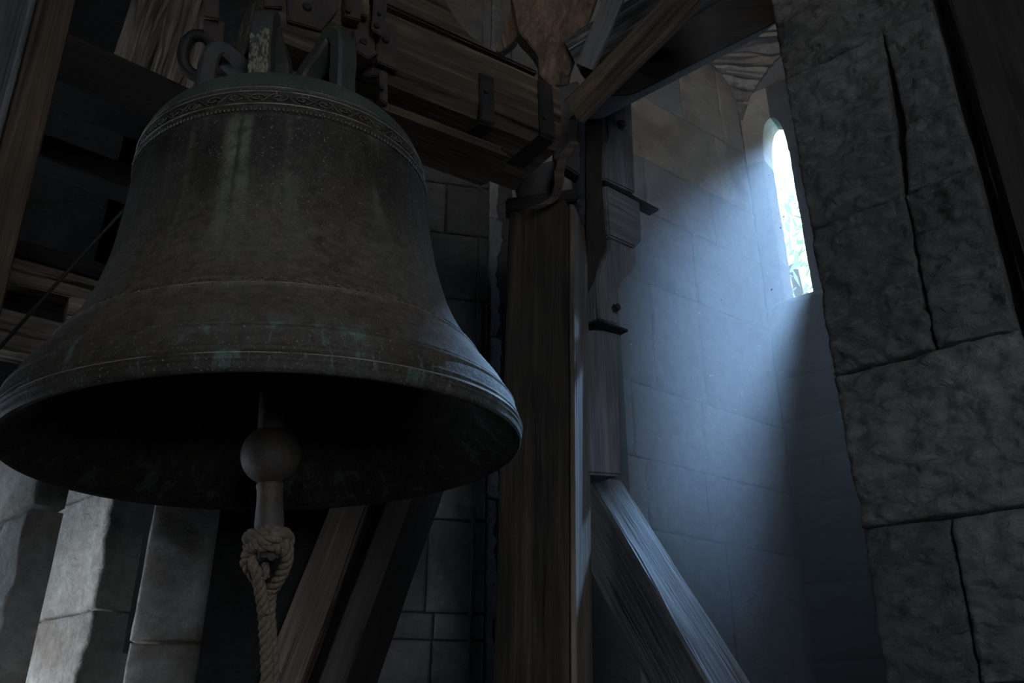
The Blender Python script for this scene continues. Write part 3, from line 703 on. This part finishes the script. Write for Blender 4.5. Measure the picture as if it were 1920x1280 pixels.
rope_part('loose_end', [rp(497,1040,.03), rp(498,1062,.045), rp(498,1083,.042)], r=.008, n=24)

# ================================================================== TIMBER FRAME
AH = V((.848, .53, 0)); NF = V((.53, -.848, 0))
PF = V((-.587, 1.793, 0)) + NF*0.15
def onf(px, py, off=0.0): return on(px, py, PF + NF*off, NF)
head = empty('headstock', V((-.587, 1.793, 3.217)), 'heavy oak headstock beam with iron straps carrying the bell', 'headstock')
ZB, ZH = 3.217, 3.47
a0 = PF + AH*-.14; a1 = PF + AH*0.775
timber('timber', (a0.x, a0.y, ZB), (a1.x, a1.y, ZB), Z, ZH-ZB, 0.30, M_WOOD_HEAD, head, rough=.005, cham=.032, seed=3, wave=.004)
p, q = onf(720, 187, -.012), onf(948, 305, -.012)
q.z = p.z = (p.z+q.z)/2
timber('lower_plank', p, q, Z, .026, .17, M_WOOD_BROWN, head, ext0=.02, rough=.002, cham=.004, seed=5, jag1=.05)
def strap(name, quad, off, thick, mat=M_IRON, holes=()):
    pts = [onf(x, y, off) for x, y in quad]
    o = prism(name, pts, NF*thick, mat, head, bev=.003)
    for hx, hy, hr in holes:
        bm = lathe_bm([(0,0),(hr,0),(hr*1.1,.003),(hr*.9,.008),(0,.009)], 10)
        b = from_bm('bolt', bm, M_IRON, o, None, frame(onf(hx, hy, off+thick), AH, Z) , sharp=40)
    return o
def under(name, quad, z, thick, mat=M_IRON):
    pts = [on(x, y, V((0,0,z)), Z) for x, y in quad]
    return prism(name, pts, (0,0,-thick), mat, head, bev=.002)
strap('iron_strap', [(896,138),(924,148),(926,236),(899,228)], .004, .008, M_IRON, [(910,172,.007)])
under('iron_strap', [(899,226),(927,235),(876,279),(830,270)], ZB-.03, .008)
strap('iron_strap', [(1006,150),(1033,162),(1039,262),(1012,252)], .004, .009, M_IRON, [(1020,222,.007)])
under('iron_strap', [(1012,250),(1040,262),(982,312),(948,303)], ZB-.03, .008)
# iron work over the bell
strap('saddle_plate', [(535,-40),(640,-40),(632,22),(600,62),(537,44)], .004, .012, M_IRON_RUST, [(575,14,.012)])
strap('saddle_plate', [(494,-40),(527,-40),(528,20),(494,18)], .002, .012, M_IRON_RUST)
strap('iron_bar', [(642,-40),(676,-40),(668,52),(640,44)], .010, .03, M_IRON_RUST, [(652,22,.007)])
strap('iron_bar', [(676,-40),(690,-40),(686,40),(672,36)], .010, .02, M_WOOD_BROWN)
strap('iron_bar', [(702,-40),(726,-40),(722,30),(713,72),(694,60)], .045, .012, M_IRON_RUST, [(710,28,.005),(705,50,.008)])
strap('iron_plate', [(700,62),(716,44),(741,56),(741,138),(704,122)], .006, .016, M_IRON_RUST, [(722,76,.010)])
strap('iron_plate', [(660,60),(700,66),(700,124),(662,98)], .006, .014, M_IRON_RUST, [(680,80,.010)])
strap('iron_plate', [(655,98),(698,118),(678,132),(655,118)], .004, .05, M_IRON_RUST)
strap('shackle', [(706,138),(721,142),(722,204),(709,196)], .02, .02, M_IRON_RUST, [(714,166,.008)])
strap('shackle', [(690,140),(706,134),(706,150),(684,152)], .02, .02, M_IRON)
# curved cap timber lying on the headstock
def cap_pts():
    top = [(560,-150),(660,-120),(828,-40),(838,0),(854,32),(884,66),(936,102),(1000,140),(1010,162)]
    t = [onf(x, y, -.025) for x, y in top]
    for v in t: v.z = max(v.z, ZH+.03)
    e = PF + NF*-.025
    lo = [onf(1010,170,-.025), onf(560,-80,-.025)]
    for v in lo: v.z = ZH+.018
    return t + lo
cap = prism('cap_timber', cap_pts(), -NF*0.20, M_WOOD_HEAD, None, None, bev=.006, axis=AH)
tag(cap, 'curved dark timber lying along the top of the headstock', 'timber')

# main post
post = empty('oak_post', at(1010, 1280, 2.4), 'thick dark oak post standing beside the bell under the headstock', 'post')
timber('timber', at(1064, 372, 2.93), at(1067, 1280, 2.28), (-.95, .31, 0), .215, .235, M_WOOD_POST, post, ext1=1.02, rough=.006, cham=.012, seed=11, jag0=.03, wave=.006, seg=.025)
p_ = timber('paler_edge', at(1067, 380, 2.925), at(1070, 1280, 2.275), (.31, .95, 0), .20, .016, M_WOOD_PALER, post, ext1=1.02, rough=.004, cham=.004, seed=12, jag0=.02, wave=.006, seg=.025, flip=True)  # thin paler strip along the right face of the post
p_['label'] = 'paler edge'
# bearing on top of the post
brg = empty('bearing_block', at(1060, 370, 3.0), 'dark iron bearing block between the headstock end and the oak post', 'bearing')
prism('block', [at(x, y, 2.98) for x, y in ((1036,165),(1086,150),(1087,330),(1040,300))], FW*.16, M_IRON, brg, bev=.006)
prism('plate', [at(x, y, 2.96) for x, y in ((948,372),(1084,352),(1086,374),(948,398))], FW*.18, M_WOOD_DARK, brg, bev=.006)
prism('side_cheek', [at(x, y, 3.02) for x, y in ((960,318),(1040,300),(1040,372),(975,384))], FW*.14, M_IRON, brg, bev=.006)
bm = bmesh.new(); tp = spline([at(1078,268,2.93), at(1058,292,2.92), at(1050,318,2.91), at(1048,345,2.9), at(1036,374,2.89), at(1000,392,2.89)], 24)
for k in (-1, 0, 1): tube_into(bm, [v + RT*k*.009 for v in tp], lambda t: .009*(1-.45*t), 8)
lev = from_bm('latch_hook', bm, M_WOOD_OLD, sharp=60); tag(lev, 'curved brown latch hanging over the top of the oak post', 'latch')

# ---- corbelled post behind the oak post
EC = V((.75, .66, 0)).normalized(); NC = EC.cross(Z); PC = at(1150, 450, 3.15)
def onc(px, py, off=0.0): return on(px, py, PC + NC*off, NC)
corb = empty('corbelled_post', onc(1130, 900), 'grey timber post with stacked blocks and an S shaped bracket beside the oak post', 'post')
def cpart(name, px, thick, mat, off=0.0, axis=Z, parent=corb, **kw):
    return prism(name, [onc(x, y, off) for x, y in px], -NC*thick, mat, parent, axis=axis, **kw)
ub = cpart('upper_block', [(1135,180),(1184,176),(1188,260),(1192,362),(1133,334),(1128,292),(1140,255)], .17, M_WOOD_GREY, bev=.006)
cpart('lower_block', [(1136,345),(1196,374),(1201,384),(1204,452),(1192,463),(1142,441)], .19, M_WOOD_GREY, .012, bev=.006, axis=EC)
S_ = [(1142,438),(1143,465),(1134,480),(1127,496),(1122,514),(1121,542),(1123,598),(1159,609),(1158,589),(1158,550),(1166,528),(1184,510),(1195,489),(1191,455)]
cpart('scroll_bracket', S_, .13, M_WOOD_GREY, -.004, bev=.005)
prism('base_plate', [on(x, y, V((0,0,onc(1140,610).z)), Z) for x, y in ((1096,606),(1122,596),(1178,617),(1163,624))], (0,0,-.010), M_IRON, corb, bev=.002)
cpart('shaft', [(1098,618),(1158,618),(1166,892),(1098,888)], .12, M_WOOD_GREY, -.02, bev=.008)
prism('shade_cheek', [at(x, y, 3.03) for x, y in ((1099,205),(1130,205),(1128,335),(1136,443),(1137,462),(1129,478),(1122,494),(1117,514),(1116,540),(1117,598),(1099,606))], FW*.05, M_WOOD_DARK, corb, bev=.003, axis=Z)  # added black sheet, puts shade over the post's unlit left faces
prism('wedge', [onc(x, y, .02) for x, y in ((1133,337),(1236,391),(1235,395),(1134,343))], -NC*.05, M_IRON, corb, bev=.001)
for px, py, r in ((1163,235,.017),(1153,578,.013)):
    bm = lathe_bm([(0,0),(r*1.25,0),(r*1.25,.004),(r,.005),(r*.95,.018),(0,.020)], 6 if py > 500 else 12)
    from_bm('bolt', bm, M_IRON, corb, None, frame(onc(px, py, .004), EC, Z), sharp=30)

# ---- braces
b = timber('lower_brace', at(1102, 893, 2.95), at(1303, 1238, 2.2), (.93, .37, 0), .135, .22, M_WOOD_GREY, None, ext1=.75, rough=.004, cham=.008, seed=21, wave=.004)
tag(b, 'slanting grey brace running down from the oak post below the window', 'brace')
b = timber('back_brace', at(700, 930, 2.95), at(585, 1232, 2.72), (-.85, .5, 0), .19, .03, M_WOOD_OLD, None, ext0=.35, ext1=1.1, rough=.005, cham=.006, seed=23, wave=.004)
tag(b, 'slanting brown brace behind the rope under the bell mouth', 'brace')
b = timber('upper_brace', at(1086, 228, 2.75), at(1280, 30, 2.55), at(1100,100,2.75)-at(1110,220,2.75), .098, .04, M_WOOD_HEAD, None, ext1=.35, rough=.004, cham=.006, seed=25, bow=.012)
tag(b, 'brown brace rising from the oak post towards the ceiling', 'brace')
b = timber('streaked_brace', at(1090, 140, 2.94), at(1335, -8, 2.80), at(1150,20,2.8)-at(1170,80,2.8), .14, .12, M_WOOD_STREAK, None, ext1=.08, rough=.007, cham=.006, seed=27)
tag(b, 'dark streaked brace above the brown upper brace', 'brace')
b = timber('narrow_brace', at(1084, 120, 2.87), at(1144, -25, 2.76), RT, .06, .06, M_WOOD_GREY, None, ext1=.3, rough=.006, cham=.01, seed=28)
tag(b, 'narrow grey brace standing behind the splintered stub', 'brace')
kb = prism('knee_brace', [on(x, y, at(1300,110,3.25), N1) for x, y in ((1122,178),(1130,170),(1182,122),(1278,32),(1330,-30),(1480,-30),(1470,33),(1440,50),(1280,130),(1198,172),(1180,178))], -N1*.16, M_WOOD_DARK, None, bev=.006, axis=A1+Z*.7)
tag(kb, 'nearly black knee brace framing the top of the lit stone wall', 'brace')
stub = prism('splintered_stub', [at(x, y, 2.98) for x, y in ((952,-60),(960,0),(974,58),(1000,90),(1010,108),(1013,140),(1022,148),(1030,168),(1044,160),(1062,160),(1068,150),(1076,118),(1096,60),(1118,0),(1136,-60))], FW*.14, M_WOOD_BROWN, None, bev=.004, axis=V((.12,.1,1)), sub=2, rough=.008)
tag(stub, 'broad rough timber with a splintered lower end above the headstock end', 'timber')
st2 = prism('short_strut', [at(x, y, 3.1) for x, y in ((958,25),(976,60),(965,78),(938,98),(930,95),(944,60))], FW*.08, M_WOOD_BROWN, None, bev=.003, axis=V((-.3,0,1)))
tag(st2, 'short brown strut in the dark gap beside the splintered stub', 'strut')

b = timber('shaded_brace', at(708, 930, 2.99), at(593, 1232, 2.76), (.5, .85, 0), .15, .16, M_WOOD_DARK, None, ext0=.35, ext1=1.1, rough=.006, cham=.006, seed=24, wave=.004, flip=True)  # separate brace coloured black as the brown brace's shaded right face
tag(b, 'brace blackened for the shaded right face of the slanting brown brace', 'brace')
bd = empty('shade_boarding', V((1.5, 1.7, 0)), 'added black boards standing in for the deep shadow beside the dressed stone pier', 'shade_boarding')  # added boards, near-black to stand in for the deep shadow there
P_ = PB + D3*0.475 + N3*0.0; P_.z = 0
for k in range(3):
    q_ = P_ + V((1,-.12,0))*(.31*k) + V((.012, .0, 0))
    timber('shade_board', q_, q_ + Z*ZTOP, (1,-.12,0), .30, .05, M_WOOD_DARK, bd, rough=.003, cham=.006, seed=71+k, seg=.08)
# ---- timbers on the far side of the bell
b = timber('dark_rail', at(-40, 85, 2.55), at(420, 280, 2.95), Z, .19, .16, M_WOOD_DARK, None, rough=.004, cham=.008, seed=31)
tag(b, 'dark horizontal rail behind the shoulder of the bell', 'rail')
b = timber('dark_rail', at(-40, 250, 2.95), at(300, 376, 3.2), Z, .10, .12, M_WOOD_DARK, None, rough=.004, cham=.008, seed=33)
tag(b, 'thin black rail in the gloom beside the waist of the bell', 'rail')
wp = empty('weathered_post', at(275, 165, 2.98), 'pale worm-eaten post end standing on the dark rail', 'post')
for k, (px, wd) in enumerate(((214, .072), (254, .07), (292, .066), (328, .05))):
    p0 = at(px, 100+(px-214)*.46, 2.86+.1*k); 
    timber('stave', p0 - Z*.03, p0 + Z*.62 + RT*.03, (.86, .5, 0), wd+.012, .10, M_WOOD_PALE, wp, rough=.014, cham=.018, seed=41+k, jag0=.04, groove=2.2, seg=.012)
AL = V((.80, .60, 0)); NL = V((.60, -.80, 0)); PL = at(110, 560, 2.9)
def onl(px, py, off=0.0): return on(px, py, PL + NL*off, NL)
mb = empty('mortised_beam', onl(60, 680), 'pale old beam with a long rectangular mortise beside the flank of the bell', 'beam')
for nm, px in (('upper_rail', [(-60,440),(235,534),(232,580),(-60,512)]), ('end_block', [(132,549),(232,576),(230,648),(124,606)]), ('lower_rail', [(-60,560),(126,606),(230,646),(230,700),(-60,640)])):
    prism(nm, [onl(x, y) for x, y in px], -NL*.12, M_WOOD_PALE, mb, bev=.005, axis=AL, sub=3, rough=.006)
prism('mortise_back', [onl(x, y, -.10) for x, y in ((-60,500),(150,545),(150,620),(-60,580))], -NL*.02, M_WOOD_DARK, mb, bev=0, axis=AL)
b = timber('dark_rail', onl(-80, 445, .03), onl(260, 540, .03), Z, .06, .12, M_WOOD_DARK, None, rough=.003, cham=.006, seed=35)
tag(b, 'black rail lying on top of the pale mortised beam', 'rail')
bm = bmesh.new(); tube_into(bm, spline([at(240, 385, 2.75), at(130, 505, 2.66), at(10, 640, 2.55), at(-60, 720, 2.5)], 20), .0055, 8)
rod = from_bm('pull_wire', bm, M_IRON); tag(rod, 'thin black pull wire slanting across the pale mortised beam', 'wire')
# plate under the mortised beam, on the stepped jamb
b = timber('wall_plate', at(-90, 800, 2.72), at(330, 850, 3.2), Z, .16, .16, M_WOOD_DARK, None, rough=.004, seed=37)
tag(b, 'black wall plate lying on the stepped stone jamb behind the bell lip', 'beam')
# left edge timber
et = empty('edge_post', at(40, 300, 1.6), 'leaning brown timber with a grey weathered broad side, leftmost timber in the photo', 'post')
timber('timber', at(76, 0, 1.70), at(2, 284, 1.56), (.55, .83, 0), .066, .30, M_WOOD_BROWN, et, ext0=.35, ext1=.9, rough=.003, cham=.005, seed=51, wave=.003)
t_ = timber('weathered_side', at(70, 0, 1.694), at(-4, 284, 1.554), (-.83, .55, 0), .30, .012, M_WOOD_GREY, et, ext0=.35, ext1=.9, rough=.003, cham=.003, seed=53, flip=True)
t_['label'] = 'grey weathered broad side'
# iron ring and straps over the shoulder
ir = empty('iron_hanger', at(395, 60, 2.3), 'rusty iron hanger with a round eye beside the crown of the bell', 'hanger')
prism('strap', [at(x, y, 2.32) for x, y in ((384,-60),(412,-60),(409,36),(380,30))], FW*.012, M_IRON_RUST, ir, bev=.003)
prism('plate', [at(x, y, 2.34) for x, y in ((380,34),(420,40),(416,140),(396,140),(404,90),(382,60))], FW*.014, M_IRON_RUST, ir, bev=.003)
bm = bmesh.new(); tube_into(bm, [at(372+32*math.cos(t)*.9, 104+38*math.sin(t), 2.36) for t in [2*math.pi*i/28 for i in range(29)]], .017, 8, False)
from_bm('eye', bm, M_IRON, ir)
# ================================================================== OUTSIDE, DUST, HAZE
out = V((2.95, 7.6, 0))
tree = empty('tree', V((out.x, out.y, -6)), 'green tree outside seen through the lancet window', 'tree')
bm = bmesh.new(); tube_into(bm, [V((out.x, out.y, z)) + V((.08*math.sin(z*.7), 0, 0)) for z in (-6, -4, -2, 0, 2, 4, 6)], lambda t: .16*(1-.7*t), 8)
from_bm('trunk', bm, M_BARK, tree)
bm = bmesh.new(); rnd = random.Random(3)
for k in range(1700):
    th = rnd.random()*6.283; ph = math.acos(rnd.random()*2-1); r = 1.25*rnd.random()**.4
    c = V((out.x, out.y, 5.45)) + V((r*math.sin(ph)*math.cos(th), r*math.sin(ph)*math.sin(th), r*1.1*math.cos(ph)))
    a = V((rnd.random()-.5, rnd.random()-.5, rnd.random()-.5)).normalized(); bb = a.orthogonal().normalized(); s = .035+.03*rnd.random()
    bm.faces.new([bm.verts.new(c+a*s*1.6), bm.verts.new(c+bb*s*.7), bm.verts.new(c-a*s*1.6), bm.verts.new(c-bb*s*.7)])
from_bm('foliage', bm, M_LEAF, tree, 'stuff', smooth=False)
ground = prism('ground_outside', [(-20,6,-6),(30,6,-6),(30,40,-6),(-20,40,-6)], (0,0,-.2), M_LEAF, None, 'structure', bev=0)

bm = bmesh.new(); rnd = random.Random(11)
for k in range(150):
    L_ = .3+rnd.random()*2.2
    c = WIN_C + Z*(z_sill+.9*rnd.random()) + SUN_DIR*L_ + V((rnd.gauss(0,.16), rnd.gauss(0,.16), rnd.gauss(0,.1)))
    if (c-K1).dot(N1) < .05 or (c-K1).dot(N2) < .05: continue
    bmesh.ops.create_icosphere(bm, subdivisions=1, radius=.0010+.0032*rnd.random()**3, matrix=Matrix.Translation(c))
motes = from_bm('dust_motes', bm, M_MOTE, None, 'stuff'); tag(motes, 'bright dust motes drifting in the shaft of window light', 'dust')

m = bpy.data.materials.new('haze'); m.use_nodes = True; nt = m.node_tree; nt.nodes.remove(nt.nodes['Principled BSDF'])
vsn = nt.nodes.new('ShaderNodeVolumeScatter'); vsn.inputs['Color'].default_value = (1, 1, 1, 1)
vsn.inputs['Density'].default_value = 0.165; vsn.inputs['Anisotropy'].default_value = 0.3
nt.links.new(vsn.outputs[0], nt.nodes['Material Output'].inputs['Volume'])
a = K1 + N1*.04 + N2*.02; a = V((a.x, a.y, .1)); b = a + D2*0.72; c = b + N2*2.25; d = a - A1*1.85
hz = prism('haze', [a, b, c, d], (0, 0, 6.2), m, None, 'stuff', bev=0)
tag(hz, 'dusty haze in front of the lancet window', 'haze')
